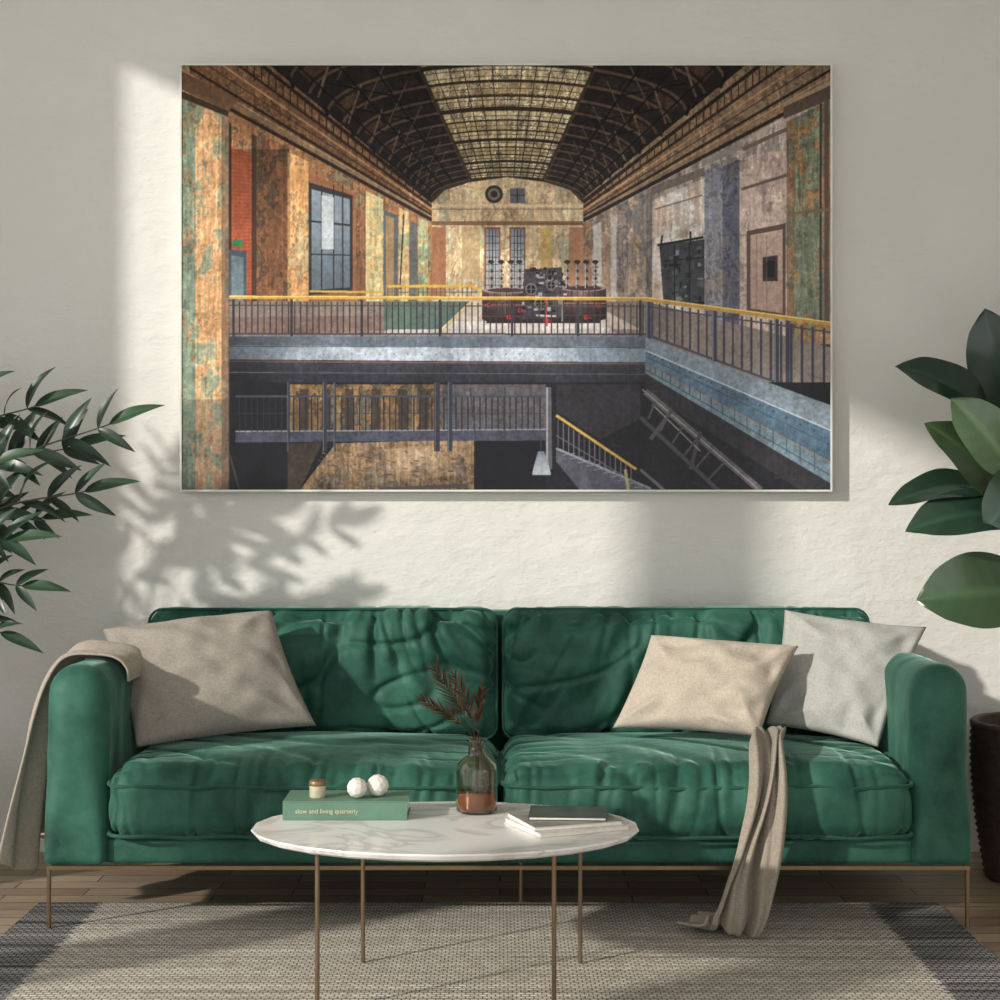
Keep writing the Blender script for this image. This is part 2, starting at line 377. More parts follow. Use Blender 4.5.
line(657,246,703,238,2.4,(30,30,34)); line(662,236,660,250,2,(30,30,34)); line(690,232,690,246,2,(30,30,34)); line(663,304,704,304,3,(26,26,30)); line(674,246,674,304,1.4,(30,30,34)); line(689,244,689,304,1.4,(30,30,34)); line(662,262,704,258,1.2,(34,34,38))
for (x0,x1,y0,y1) in ((186,228,120,480),(258,308,150,290),(366,428,210,290),(434,580,185,298),(653,702,190,235),(706,738,160,300),(742,784,150,225),(788,828,130,300)):
    for q in range(int((x1-x0)*(y1-y0)/900)):
        x=x0+rr.random()*(x1-x0); y=y0+rr.random()*(y1-y0)
        for j in range(5):
            x2=x+rr.uniform(-2.2,2.2); y2=y+rr.uniform(1,4.5)
            if x2>x1 or x2<x0: break
            line(x,y,x2,y2,.7,(84,64,54),a=.5); x,y=x2,y2
poly([(228,302),(645,302),(830,348),(830,408),(645,338),(228,338)],(130,116,108),(154,142,134),n=.2)
poly([(432,300),(583,300),(640,330),(432,330)],(182,168,156),n=.2); poly([(228,318),(400,316),(432,330),(228,336)],(124,102,92),n=.2)
poly([(400,322),(600,322),(618,336),(380,336)],(206,200,198),n=.2,a=.7)
for x0,x1 in ((388,474),):
    line(x0,287,x1,287,2.4,(206,168,74)); line(x0,293,x1+4,293,1.2,(120,110,90))
    for q in range(20): line(x0+q*4.4,288,x0+q*4.4,300,.8,(90,80,66))
line(474,287,482,293,2,(206,168,74)); poly([(384,302),(470,302),(440,330),(384,330)],(90,108,100),n=.2)
line(478,297,440,334,1.6,(196,170,90)); line(310,292,384,293,2,(196,160,74)); line(310,297,384,297,1,(110,96,78))
def drum(x0,x1,yt,yb,c):
    ry=3.2; cx=(x0+x1)/2; w_=(x1-x0)/2
    poly([(x0,yt),(x1,yt),(x1,yb),(x0,yb)],c,tuple(v*.45 for v in c),n=.3); shade([(x0,yt),(cx,yt),(cx,yb),(x0,yb)],.65,1.25,True); shade([(cx,yt),(x1,yt),(x1,yb),(cx,yb)],1.1,.5,True)
    disc(cx,yb,w_,tuple(v*.4 for v in c),ry); disc(cx,yt,w_,tuple(v*1.35 for v in c),ry); disc(cx,yt,w_*.8,tuple(v*.6 for v in c),ry*.7)
    for q in range(1,8): line(x0+q*(x1-x0)/8,yt+2,x0+q*(x1-x0)/8,yb,.7,tuple(v*.5 for v in c))
    line(x0,(yt+yb)/2,x1,(yt+yb)/2,1.1,(150,96,90)); line(x0,yb-3,x1,yb-3,1,(120,66,62))
poly([(490,312),(602,312),(600,324),(486,324)],(48,42,44),n=.3)
drum(482,531,291,320,(120,100,98)); drum(560,606,289,319,(112,94,94))
poly([(524,270),(562,268),(563,318),(522,320)],(70,66,72),n=.35)
for i in range(80):
    x=520+rr.random()*44; y=268+rr.random()*48; w_=1+rr.random()*5; h_=.8+rr.random()*4; v=rr.choice((24,34,80,120,160,70)); poly([(x,y),(x+w_,y),(x+w_,y+h_),(x,y+h_)],(v+4,v,v+2))
for x in (491,501,511,519,567,577,586,595): 
    for q in range(7): disc(x,264+q*3.8,3.0 if q%2 else 1.9,(134,126,126) if q%2 else (64,58,60),1.8)
    line(x-1,264,x-1,289,.7,(206,200,196)); disc(x,262.5,3.4,(50,46,50),1.8)
for x,y,r in ((531,290,6),(551,286,5),(541,304,7)): disc(x,y,r,(110,104,106)); disc(x,y,r*.75,(34,32,34)); line(x-r,y,x+r,y,.8,(130,122,120)); line(x,y-r,x,y+r,.8,(130,122,120))
for x,y in ((546,321),(489,306),(520,311),(577,306),(528,298),(598,306),(509,318),(586,318)): disc(x,y,2.4,(186,50,44)); disc(x,y,1,(70,30,30)); line(x,y,x+6,y+1,1,(160,52,44))
line(545,300,547,327,1.8,(190,60,50)); line(536,316,556,317,1.6,(190,180,176)); line(562,300,562,322,1.4,(130,120,118))
def balus(x0,x1,yt0,yt1,yb0,yb1,step,w,c):
    x=x0
    while x<x1:
        t=(x-x0)/(x1-x0); line(x,yt0+(yt1-yt0)*t,x,yb0+(yb1-yb0)*t,w*(1+.5*t*(w>1.35)),c); x+=step*(1+.6*t*(step>7))
balus(234,644,302,304,334,335,6.1,1.3,(58,54,60)); balus(652,830,303,330,338,403,7.2,1.8,(68,68,82))
line(228,334.5,645,335,2,(74,70,78)); line(645,335,830,403,2.4,(78,80,94)); line(228,306,645,307,1.3,(90,76,66)); line(645,307,830,333,1.6,(84,76,80))
for x in (234,292,362,440,512,578,640): line(x,298,x,337,3,(60,58,66))
for x,a,b_ in ((648,300,340),(714,310,362),(776,318,386)): line(x,a,x,b_,5,(64,68,82)); line(x-1.5,a,x-1.5,b_,1,(130,134,144))
line(787,319,787,392,4,(64,70,86))
line(228,298,645,299.5,3.2,(202,156,66)); line(645,300,830,325,4.0,(200,154,64)); line(228,296.9,645,298.4,1,(236,206,128)); line(645,298.2,830,323,1.2,(240,210,136))
poly([(228,337),(646,337),(646,348),(228,346)],(100,108,120),n=.25); poly([(228,346),(646,348),(646,364),(228,362)],(134,146,160),n=.2)
for xa,xb,al in ((290,575,.3),(320,545,.35),(350,520,.3)): poly([(xa,347),(xb,348),(xb+6,362),(xa-6,361)],(190,196,206),n=.3,a=al)
poly([(228,360),(646,363),(646,385),(228,384)],(64,64,72),(46,46,52),n=.3); line(228,362,646,364.5,1.2,(146,106,86),a=.7); line(228,347,646,348.5,.8,(76,82,94))
for x in range(240,646,14): disc(x,355,.7,(80,86,98))
shade([(228,337),(300,337),(300,384),(228,384)],.55,1.0,True); line(228,373,646,375,.8,(92,90,98))
poly([(228,383),(830,383),(830,491),(228,491)],(33,32,36),n=.35)
poly([(645,338),(830,406),(830,432),(645,350)],(132,146,158),n=.25); poly([(645,350),(830,430),(830,462),(645,364)],(100,122,140),(80,106,126),n=.25)
poly([(645,364),(830,462),(830,484),(645,374)],(114,134,146),n=.25); line(645,351,830,431,1.4,(186,196,202)); line(645,365,830,463,1.4,(150,122,106),a=.8); line(645,357,830,446,.7,(60,76,90)); line(645,370,830,476,.8,(56,66,76))
for q in range(16): 
    t=(q/16)**1.3; disc(650+178*t,355+83*t,.9+.4*t,(60,72,86)); line(650+178*t,365+96*t,650+178*t,372+108*t,1,(70,82,92))
poly([(645,374),(830,484),(830,491),(800,491),(645,392)],(50,48,52),n=.3)
peel([(290,385),(442,385),(442,442),(290,442)],[(108,84,58),(136,106,68),(70,58,46),(90,88,80)],n=.2)
for x in (300,322,345,372,398,420): poly([(x,390),(x+9,390),(x+9,440),(x,440)],(56,50,46),a=.75)
for x in (335,386,412): poly([(x,388),(x+5,388),(x+5,442),(x,442)],(150,120,80),a=.6)
poly([(442,385),(546,385),(546,440),(442,440)],(88,84,88),n=.3); peel([(336,444),(474,440),(474,491),(300,491)],[(134,108,82),(154,126,96),(104,84,66),(122,110,98)],n=.2)
poly([(384,450),(436,446),(458,476),(388,482)],(196,170,138),n=.3,a=.35); poly([(396,452),(428,449),(444,468),(400,472)],(206,182,150),n=.3,a=.3)
for i in range(90):
    x=318+rr.random()*146; y=448+rr.random()*40; v=rr.choice(((90,70,54),(176,150,120),(70,58,48),(112,92,74))); poly([(x,y),(x+2+rr.random()*5,y+.8),(x+1+rr.random()*5,y+1.8),(x,y+1.2)],v,a=.7)
shade([(300,440),(476,440),(476,491),(300,491)],1.08,.78)
poly([(232,385),(288,385),(288,491),(232,491)],(31,31,35)); poly([(288,444),(322,444),(300,491),(288,491)],(60,52,44),n=.3); poly([(476,442),(545,442),(545,491),(476,491)],(27,27,31)); poly([(556,385),(640,385),(640,420),(600,440),(556,412)],(50,48,52),n=.3)
for i in range(60):
    x=556+rr.random()*240; y=392+rr.random()*96
    if y>392+(x-640)*.55: poly([(x,y),(x+3+rr.random()*9,y+1.5),(x+2+rr.random()*9,y+3),(x,y+1.5)],rr.choice(((54,52,56),(46,44,48),(62,58,58))),a=.7)
poly([(236,432),(548,430),(548,441),(236,443)],(72,74,88),n=.3); line(236,432,548,430,1.2,(136,140,150)); balus(240,546,398,398,432,430,6,1.1,(42,42,48)); line(236,397,548,397,2.2,(68,72,84)); line(236,414,548,414,1,(56,56,64))
for x,w in ((289,3),(325,4),(335,2),(437,6),(450,5)): line(x,383,x,452,w,(54,56,66)); line(x-w*.3,383,x-w*.3,452,.7,(104,106,116))
line(548,388,549,470,6,(90,88,96)); line(547,388,547,468,1.5,(166,162,166)); line(470,388,476,440,1.5,(60,60,68)); line(505,388,505,440,1.5,(60,60,68))
poly([(538,452),(544,452),(549,466),(551,476),(532,476),(534,466)],(110,118,128),(166,174,180)); line(541,440,541,452,1.5,(60,60,66)); line(532,476,551,476,1.5,(60,64,72))
poly([(556,448),(640,484),(655,491),(580,491),(556,462)],(84,84,94),n=.3); line(556,449,650,489,2,(140,142,152)); balus(558,634,420,470,448,486,5.2,1.0,(108,106,112)); line(556,416,636,470,2.6,(196,162,80)); line(556,436,636,484,1,(100,98,102))
for q in range(10): line(562+q*8,456+q*3.6,575+q*8,454+q*3.6,.8,(130,130,140))
line(645,392,760,491,7,(98,94,98),n=.3); line(642,390,757,489,1,(164,156,152)); line(640,418,718,491,4,(78,74,80)); line(672,410,650,440,4,(86,82,86)); line(700,432,690,470,4,(72,70,74)); line(640,470,664,491,3,(104,102,106)); line(652,405,700,452,1.2,(150,142,138)); line(625,470,628,491,3,(164,154,122))
for q in range(6): line(655+q*14,402+q*12,648+q*12,420+q*12,2,(84,80,84))
line(230,455,240,491,2,(84,80,80),a=.6); line(340,445,348,491,3,(110,92,66)); line(318,440,300,480,2.5,(60,52,44)); line(380,490,468,486,4,(72,68,70))
peel([(182,66),(190,66),(190,98),(229,116),(229,491),(182,491)],[(202,152,106),(216,172,126),(154,162,136),(124,146,128)],th=(.46,.55,.60),n=.16)
peel([(182,96),(196,100),(196,491),(182,491)],[(124,140,120),(144,156,132),(178,128,84),(100,114,104)],th=(.5,.58,.66),n=.16)
poly([(182,400),(229,400),(229,491),(182,491)],(90,92,86),(62,62,62),a=.4); poly([(222,116),(230,118),(230,491),(222,491)],(96,76,64),a=.6)
poly([(182,92),(229,112),(229,118),(182,99)],(70,52,44)); poly([(182,72),(240,100),(229,112),(182,90)],(126,94,68),n=.2)
shade([(182,66),(432,66),(432,240),(182,240)],.80,1.06); shade([(583,66),(830,66),(830,220),(583,220)],.84,1.04); shade([(257,150),(290,150),(290,300),(257,300)],.7,1.0); shade([(229,150),(257,150),(257,300),(229,300)],.8,1.08)
img*= (1+.03*rs.randn(H,W))[...,None]; img*= (1+.05*NF)[...,None]
hh=(H//2)*2; g=img[:hh].reshape(hh//2,2,W//2,2,3).mean((1,3)); g=np.clip(g,0,255)/255.
lum=g.mean(-1,keepdims=True); g=lum+(g-lum)*.94
g=np.clip((g-.5)*1.08+.515,0.03,1)
lin=np.where(g<=.04045,g/12.92,((g+.055)/1.055)**2.4)
nz,nx=g.shape[:2]

art=empty('framed_photograph',(.02,-.045,1.915))
AX0,AX1=-1.060,1.100; AZ0,AZ1=1.203,2.620
M_art=colattr('acrylic_print',.18,'art',.2)
xs=np.linspace(AX0+.006,AX1-.006,nx); zs=np.linspace(AZ1-.006,AZ0+.006,nz)
XX,ZZ=np.meshgrid(xs,zs); verts=np.stack([XX,np.full_like(XX,-.0465),ZZ],-1).reshape(-1,3)
idx=np.arange(nx*nz).reshape(nz,nx); q=np.stack([idx[1:,:-1],idx[1:,1:],idx[:-1,1:],idx[:-1,:-1]],-1).reshape(-1,4)
me=bpy.data.meshes.new('print_panel'); me.vertices.add(len(verts)); me.vertices.foreach_set('co',verts.astype(np.float32).ravel())
me.loops.add(q.size); me.loops.foreach_set('vertex_index',q.astype(np.int32).ravel()); me.polygons.add(len(q))
me.polygons.foreach_set('loop_start',np.arange(0,q.size,4,dtype=np.int32)); me.update(calc_edges=True); me.validate()
ca=me.color_attributes.new('art','FLOAT_COLOR','POINT'); ca.data.foreach_set('color',np.concatenate([lin.reshape(-1,3),np.ones((nx*nz,1))],1).astype(np.float32).ravel())
me.materials.append(M_art); child(link(bpy.data.objects.new('print_panel',me)),art)
mb=MB(); y0,y1=-.05,-.001; t=.006
mb.box((AX0,y0,AZ0),(AX0+t,y1,AZ1)); mb.box((AX1-t,y0,AZ0),(AX1,y1,AZ1)); mb.box((AX0+t,y0,AZ0),(AX1-t,y1,AZ0+t)); mb.box((AX0+t,y0,AZ1-t),(AX1-t,y1,AZ1)); mb.box((AX0+t,-.044,AZ0+t),(AX1-t,y1,AZ1-t))
child(mb.obj('frame',M_frame),art)

# ------------------------------------------------------------------ sofa
sofa=empty('sofa',(.023,-.5,.008))
def N3(x,y,z): return noise.noise(Vector((x,y,z)))
crease=lambda v,s: -math.exp(-(v/s)**2)
def seat_fn(hx,hy,hz,seed):
    def fn(q,n):
        o=Vector((0,0,0))
        ux=q.x/hx; uy=q.y/hy; uz=q.z/hz
        if n.z>0: o.z+=.026*n.z*max(0,(1-ux*ux))**.5*max(0,(1-uy*uy))**.45
        if n.y<0: o.y-= .026*(-n.y)*max(0,1-uz*uz)*(1-ux**6)
        dtop=max(0,q.y+hy) if n.z>.3 else 0
        w=N3(q.x*9+seed,q.y*1.2,q.z*2+seed); w2=N3(q.x*21+seed,q.y*2+3,q.z*3)
        g=math.exp(-dtop/.10)
        fr=1.0 if n.y<-.3 else g
        o+=n*((crease(w,.11)*.017+crease(w2,.16)*.010)*fr*(.5+.5*max(0,uz))) + n*(.008*N3(q.x*3,q.y*3+seed,q.z*4))
        if n.z>.3:
            w3=N3(q.x*4+q.y*3+seed,q.y*1.5+2,seed); o+=n*(crease(w3,.09)*.007)
        d3=min(abs(q.x-hx),abs(q.x+hx)); o+=n*(crease(N3(q.y*12,seed,q.z*5),.14)*.014*math.exp(-d3/.10))
        return o
    return fn
def back_fn(hx,hy,hz,seed):
    def fn(q,n):
        o=Vector((0,0,0)); ux=q.x/hx; uz=q.z/hz
        if n.y<0: o.y-= .055*(-n.y)*max(0,(1-ux*ux))**.5*max(0,(1-uz*uz))**.5
        if n.z>0: o.z+=.004*(1-ux*ux)
        fx=q.x*4.6+N3(q.x*2.4,q.z*2.4,seed)*1.0+q.z*3.0*ux
        w=N3(fx,q.z*1.3,seed); w2=N3(q.x*12+q.z*8*ux,q.z*2.6,seed+5)
        top=math.exp(-max(0,hz-q.z)/.12); bot=math.exp(-max(0,q.z+hz)/.12)
        side=math.exp(-max(0,hx-abs(q.x))/.10); w5=N3(q.z*12+q.x*5,seed,q.x*3); w6=N3(q.x*2.5+q.z*5,q.z*6-q.x*3,seed+9)
        A=(1 if n.y<-.2 else .15)
        o+=n*A*(crease(w,.12)*.034*(.5+.5*top+.4*bot)+crease(w2,.12)*.015*(.12+top+bot*.8)+crease(w5,.13)*.016*side+crease(w6,.09)*.012+.016*N3(q.x*3,q.z*3.5,seed))
        return o
    return fn
for i,(xa,xb) in enumerate(((-1.07,-.006),(.006,1.125))):
    hx=(xb-xa)/2; cx=(xa+xb)/2
    h=(hx,.335,.098); c=(cx,-.70,.348)
    child(soft_box('seat_cushion_%d'%(i+1),c,h,.055,M_velvet,170,seat_fn(*h,seed=i*7.3+1)),sofa)
    for zz,nm in ((.052,'top'),(-.084,'low')):
        pts=[]; r=.06
        for cxx,cyy,a0 in ((hx-r,-.335+r,-90),(hx-r,.335-r,0),(-hx+r,.335-r,90),(-hx+r,-.335+r,180)):
            for k in range(6):
                a=math.radians(a0+18*k); pts.append((c[0]+cxx+(r)*math.cos(a),c[1]+cyy+(r)*math.sin(a),c[2]+zz))
        full=[]
        for k in range(len(pts)):
            A=Vector(pts[k]); B=Vector(pts[(k+1)%len(pts)]); m=max(1,int((B-A).length/.03))
            for j in range(m): 
                P=A.lerp(B,j/m); P.z+=.006*N3(P.x*9,P.y*9,i); P.y-=(.015 if P.y<-1.0 and zz>0 else 0)*(1-((P.x-cx)/hx)**6); full.append(P)
        mb=MB(); tube(mb,full,.005,8,True); child(mb.obj('seat_piping_%s_%d'%(nm,i+1),M_pipe,True),sofa)
    h=(hx+.016,.105,.205); c=(cx+(-.016 if i==0 else .016),-.262,.628)
    if i==0: h=(hx+.014,.105,.205); c=(cx-.018,-.262,.628)
    else: h=(hx+.014,.105,.205); c=(cx+.018,-.262,.628)
    child(soft_box('back_cushion_%d'%(i+1),c,h,.05,M_velvet,170,back_fn(*h,seed=i*4.1+2)),sofa)
    mb=MB(); pts=[]; r=.045
    hxx=h[0]
    for cxx,czz,a0 in ((hxx-r,-.205+r,-90),(hxx-r,.205-r,0),(-hxx+r,.205-r,90),(-hxx+r,-.205+r,180)):
        for k in range(6):
            a=math.radians(a0+18*k); pts.append((c[0]+cxx+r*math.cos(a),c[1]-.062,c[2]+czz+r*math.sin(a)))
    tube(mb,pts,.0045,8,True); child(mb.obj('back_piping_%d'%(i+1),M_pipe,True),sofa)
def arm_fn(q,n): return n*(.006*N3(q.x*8,q.y*5,q.z*5)+.003*N3(q.x*3,q.y*14,q.z*12))
for nm,xa,xb in (('arm_left',-1.242,-1.073),('arm_right',1.128,1.287)):
    child(soft_box(nm,((xa+xb)/2,-.525,.449),((xb-xa)/2,.485,.271),.074,M_velvet,100,arm_fn,rlow=.022),sofa)
child(soft_box('back_frame',(.022,-.095,.49),(1.155,.06,.325),.035,M_velvet,60),sofa)
child(soft_box('front_rail',(.026,-.62,.215),(1.115,.362,.036),.012,M_velvet,60),sofa)
mb=MB(); mb.box((-1.235,-1.0,.168),(1.280,-.985,.179)); mb.box((-1.225,-.09,.168),(1.272,-.07,.179)); mb.box((-1.225,-.985,.168),(-1.205,-.09,.179)); mb.box((1.252,-.985,.168),(1.272,-.09,.179))
for x,y in ((-1.230,-.992),(1.274,-.992),(-1.222,-.09),(1.268,-.09),(.06,-.71)):
    tube(mb,[(x,y,.009 if y<-.7 else .001),(x,y,.175)],.0065,10)
child(mb.obj('metal_base',M_brass),sofa)

# ------------------------------------------------------------------ pillows
def pillow(name,TL,TR,BR,BL,tf,tb,mat,seed):
    TL,TR,BR,BL=[Vector(p) for p in (TL,TR,BR,BL)]
    n=((TR-TL).cross(BL-TL)).normalized()
    if n.y>0: n=-n
    N=64; V=[];F=[]
    for side in (0,1):
        for i in range(N+1):
            for j in range(N+1):
                u=-1+2*i/N; v=-1+2*j/N
                uu=u*(1-.05*(1-v*v)*abs(u)); vv=v*(1-.05*(1-u*u)*abs(v))
                a=(uu+1)/2; b=(vv+1)/2
                P=(TL.lerp(TR,a)).lerp(BL.lerp(BR,a),b)
                k=(max(0,(1-u**2))*max(0,(1-v**2)))
                th=k**.42
                cr=0
                for su in(-1,1):
                    for sv_ in(-1,1):
                        d=math.hypot(u-su,v-sv_); ang=math.atan2(v-sv_,u-su)
                        cr+=-.016*abs(math.sin(ang*4+seed+su+sv_*2))*math.exp(-((d-.45)/.34)**2)
                wr=(.016*N3(u*1.7+seed,v*1.7,1)+.010*N3(u*4,v*4+seed,2)+cr)*min(1,k*4)
                off=(tf*th+wr) if side==0 else -(tb*th)
                V.append(P+n*off)
    M=(N+1)**2
    for i in range(N):
        for j in range(N):
            q=(i*(N+1)+j,i*(N+1)+j+1,(i+1)*(N+1)+j+1,(i+1)*(N+1)+j); F.append(q); F.append(tuple(M+x for x in q[::-1]))
    ob=mesh_obj(name,V,F,mat,True)
    bm=bmesh.new(); bm.from_mesh(ob.data); bmesh.ops.remove_doubles(bm,verts=bm.verts,dist=.0004); bmesh.ops.recalc_face_normals(bm,faces=bm.faces); bm.to_mesh(ob.data); bm.free()
    for p in ob.data.polygons: p.use_smooth=True
    return ob
pillow('throw_pillow',(-1.205,-.50,.783),(-.695,-.47,.838),(-.545,-.60,.505),(-1.045,-.76,.464),.10,.04,M_lin1,1)
pillow('throw_pillow',(.460,-.48,.765),(.885,-.61,.742),(.745,-.76,.495),(.334,-.60,.498),.085,.03,M_lin2,2.2)
pillow('throw_pillow',(.875,-.43,.838),(1.285,-.53,.792),(1.09,-.74,.462),(.80,-.54,.50),.075,.04,M_lin3,3.7)

# ------------------------------------------------------------------ throws
def cloth(name,rows,mat,thick=.008):
    V=[];F=[];n=len(rows[0])
    for r in rows: V+=r
    for i in range(len(rows)-1):
        for j in range(n-1): F.append((i*n+j,i*n+j+1,(i+1)*n+j+1,(i+1)*n+j))
    ob=mesh_obj(name,V,F,mat,True)
    m=ob.modifiers.new('thickness','SOLIDIFY'); m.thickness=thick; m.offset=0
    m=ob.modifiers.new('smooth','SUBSURF'); m.levels=1; m.render_levels=1
    return ob
path=catmull([(.785,-.72,.506),(.765,-.85,.500),(.735,-1.00,.480),(.715,-1.072,.40),(.685,-1.076,.28),(.655,-1.070,.16),(.635,-1.075,.07),(.605,-1.06,.030),(.565,-1.03,.024),(.52,-1.0,.022)],7)
wid=[.075,.08,.09,.105,.12,.125,.125,.14,.16,.17]
rows=[]; n=len(path)
for i,P in enumerate(path):
    t=i/(n-1)*(len(wid)-1); k=min(int(t),len(wid)-2); w=wid[k]+(wid[k+1]-wid[k])*(t-k)
    T=(path[min(i+1,n-1)]-path[max(i-1,0)]).normalized()
    s=i/(n-1); 
    side=Vector((1,0,0)) if s<.72 else Vector((1,0,0)).lerp(Vector((.35,1,0)),min(1,(s-.72)/.2)).normalized()
    side=(side-T*side.dot(T)).normalized(); nn=side.cross(T).normalized()
    if s<.75 and nn.y>0: nn=-nn
    if s<.3 : nn=nn if nn.z>0 else -nn
    if s>.75 and nn.z<0: nn=-nn
    amp=.010+.022*min(1,s/.4); 
    if s>.75: amp=.014
    row=[]
    for j in range(41):
        u=-1+2*j/40
        f=math.sin(u*7.5+s*2.5+.8*math.sin(s*4))*.6+math.sin(u*15+2-s*4)*.35
        q=P+side*(u*w/2+.014*math.sin(s*9+u*3))+nn*(amp*(f+.95))
        if q.z<.014: q.z=.014+.002*random.random()
        row.append(q)
    rows.append(row)
cloth('throw_blanket',rows,M_throw,.007)
prof=catmull([(-1.052,0,.66),(-1.054,0,.700),(-1.09,0,.730),(-1.155,0,.737),(-1.225,0,.724),(-1.262,0,.665),(-1.285,0,.57),(-1.300,0,.44),(-1.315,0,.30),(-1.325,0,.16)],7)
rows=[]; n=len(prof)
for i,P in enumerate(prof):
    T=(prof[min(i+1,n-1)]-prof[max(i-1,0)]).normalized()
    nn=Vector((T.z,0,-T.x)) 
    if nn.z<-.05 or (abs(nn.z)<=.3 and P.z<.72 and i>n*.4 and nn.x>0): nn=-nn
    if i<n*.15: nn=Vector((.2,0,.2))
    s=i/(n-1); w=.30+.16*s; yc=-.66
    row=[]
    for j in range(57):
        u=-1+2*j/56
        f=math.sin(u*7+s*2)*.6+math.sin(u*14-s*3+1)*.4
        amp=.004+.034*max(0,s-.3)/.7*1.3
        q=P+Vector((0,yc+u*w/2+.02*math.sin(s*6+u*2),0))+nn*(amp*(f+.9)); q.z+= (.03*math.sin(u*4+.5)-.01)*s
        row.append(q)
    rows.append(row)
cloth('throw_blanket',rows,M_throw2)

# ------------------------------------------------------------------ rug
def rug_mat():
    m,nt,b=newmat('woven_rug'); b.inputs['Roughness'].default_value=.97; b.inputs['Specular IOR Level'].default_value=.05
    v=objco(nt); sep=nt.nodes.new('ShaderNodeSeparateXYZ'); nt.links.new(v,sep.inputs[0])
    br=nt.nodes.new('ShaderNodeTexBrick'); nt.links.new(objco(nt),br.inputs['Vector'])
    br.inputs['Scale'].default_value=1; br.inputs['Brick Width'].default_value=.020; br.inputs['Row Height'].default_value=.016; br.inputs['Mortar Size'].default_value=.0024; br.inputs['Mortar Smooth'].default_value=.6
    br.inputs['Color1'].default_value=rgb(224,218,207); br.inputs['Color2'].default_value=rgb(204,196,184); br.inputs['Mortar'].default_value=rgb(138,129,119)
    f=noise_tex(nt,objco(nt,(.12,13,1)),2.2,4,.75)
    cream=mixc(nt,'MULTIPLY',.9,br.outputs['Color'],ramp(nt,f,[(.42,(.60,.585,.57,1)),(.46,(.97,.965,.95,1)),(.52,(.72,.705,.69,1)),(.56,(1.06,1.055,1.045,1))]))
    f4=noise_tex(nt,objco(nt,(26,60,1)),1,3)
    cream=mixc(nt,'MULTIPLY',.6,cream,ramp(nt,f4,[(.35,(.70,.695,.69,1)),(.6,(1.08,1.08,1.07,1))]))
    dk=mixc(nt,'MIX',br.outputs['Fac'],rgb(150,148,146),rgb(70,69,70))
    dk2=mixc(nt,'MULTIPLY',.95,dk,ramp(nt,f,[(.42,(.26,.26,.27,1)),(.47,(1.15,1.15,1.14,1)),(.52,(.30,.30,.31,1)),(.57,(1.2,1.2,1.19,1))]))
    ab=nt.nodes.new('ShaderNodeMath'); ab.operation='ADD'; ab.inputs[1].default_value=.045; nt.links.new(sep.outputs[0],ab.inputs[0])
    a2=nt.nodes.new('ShaderNodeMath'); a2.operation='ABSOLUTE'; nt.links.new(ab.outputs[0],a2.inputs[0])
    jit=nt.nodes.new('ShaderNodeMath'); jit.operation='MULTIPLY_ADD'; jit.inputs[1].default_value=.09; nt.links.new(noise_tex(nt,objco(nt,(1,60,1)),1,2),jit.inputs[0]); nt.links.new(a2.outputs[0],jit.inputs[2])
    gt=nt.nodes.new('ShaderNodeMath'); gt.operation='GREATER_THAN'; gt.inputs[1].default_value=1.155; nt.links.new(jit.outputs[0],gt.inputs[0])
    nt.links.new(mixc(nt,'MIX',gt.outputs[0],cream,dk2),b.inputs['Base Color'])
    inv=nt.nodes.new('ShaderNodeMath'); inv.operation='SUBTRACT'; inv.inputs[0].default_value=1; nt.links.new(br.outputs['Fac'],inv.inputs[1])
    bump(nt,b,inv.outputs[0],.8,.004); return m
rx0,rx1,ry0,ry1=-1.34,1.27,-2.9,-.71
mb=MB(); mb.box((rx0,ry0,.0005),(rx1,ry1,.008)); rug=mb.obj('area_rug',rug_mat())
bm=bmesh.new(); bm.from_mesh(rug.data); bmesh.ops.bevel(bm,geom=[e for e in bm.edges],offset=.003,segments=2,affect='EDGES'); bm.to_mesh(rug.data); bm.free()

# ------------------------------------------------------------------ coffee table
table=empty('coffee_table',(-.13,-1.545,.008))
tc=(-.13,-1.545); RX,RY=.462,.315; ZT=.398
mb=MB(); seg=26; prof=[(.0,-.019),(.95,-.019),(.985,-.013),(1.0,-.004),(.995,0),(0,0)]
V=[];F=[]
for r,z in prof:
    for k in range(seg):
        a=2*math.pi*(k+.5)/seg; V.append((tc[0]+RX*r*math.cos(a),tc[1]+RY*r*math.sin(a),ZT+z))
for i in range(len(prof)-1):
    for k in range(seg): F.append((i*seg+k,i*seg+(k+1)%seg,(i+1)*seg+(k+1)%seg,(i+1)*seg+k))
mb.add(V,F); child(mb.obj('marble_top',M_marble),table)
mb=MB()
for (x,y) in ((-.416,-1.72),(.123,-1.72),(-.346,-1.32),(.202,-1.33)):
    tube(mb,[(x,y,.009),(x,y,ZT-.019)],.0055,12)
tube(mb,[(-.416,-1.72,ZT-.024),(.123,-1.72,ZT-.024),(.202,-1.33,ZT-.024),(-.346,-1.32,ZT-.024)],.0045,8,True)
child(mb.obj('metal_legs',simple('bronze_metal',rgb(140,120,98),.35,.85,20,.1)),table)

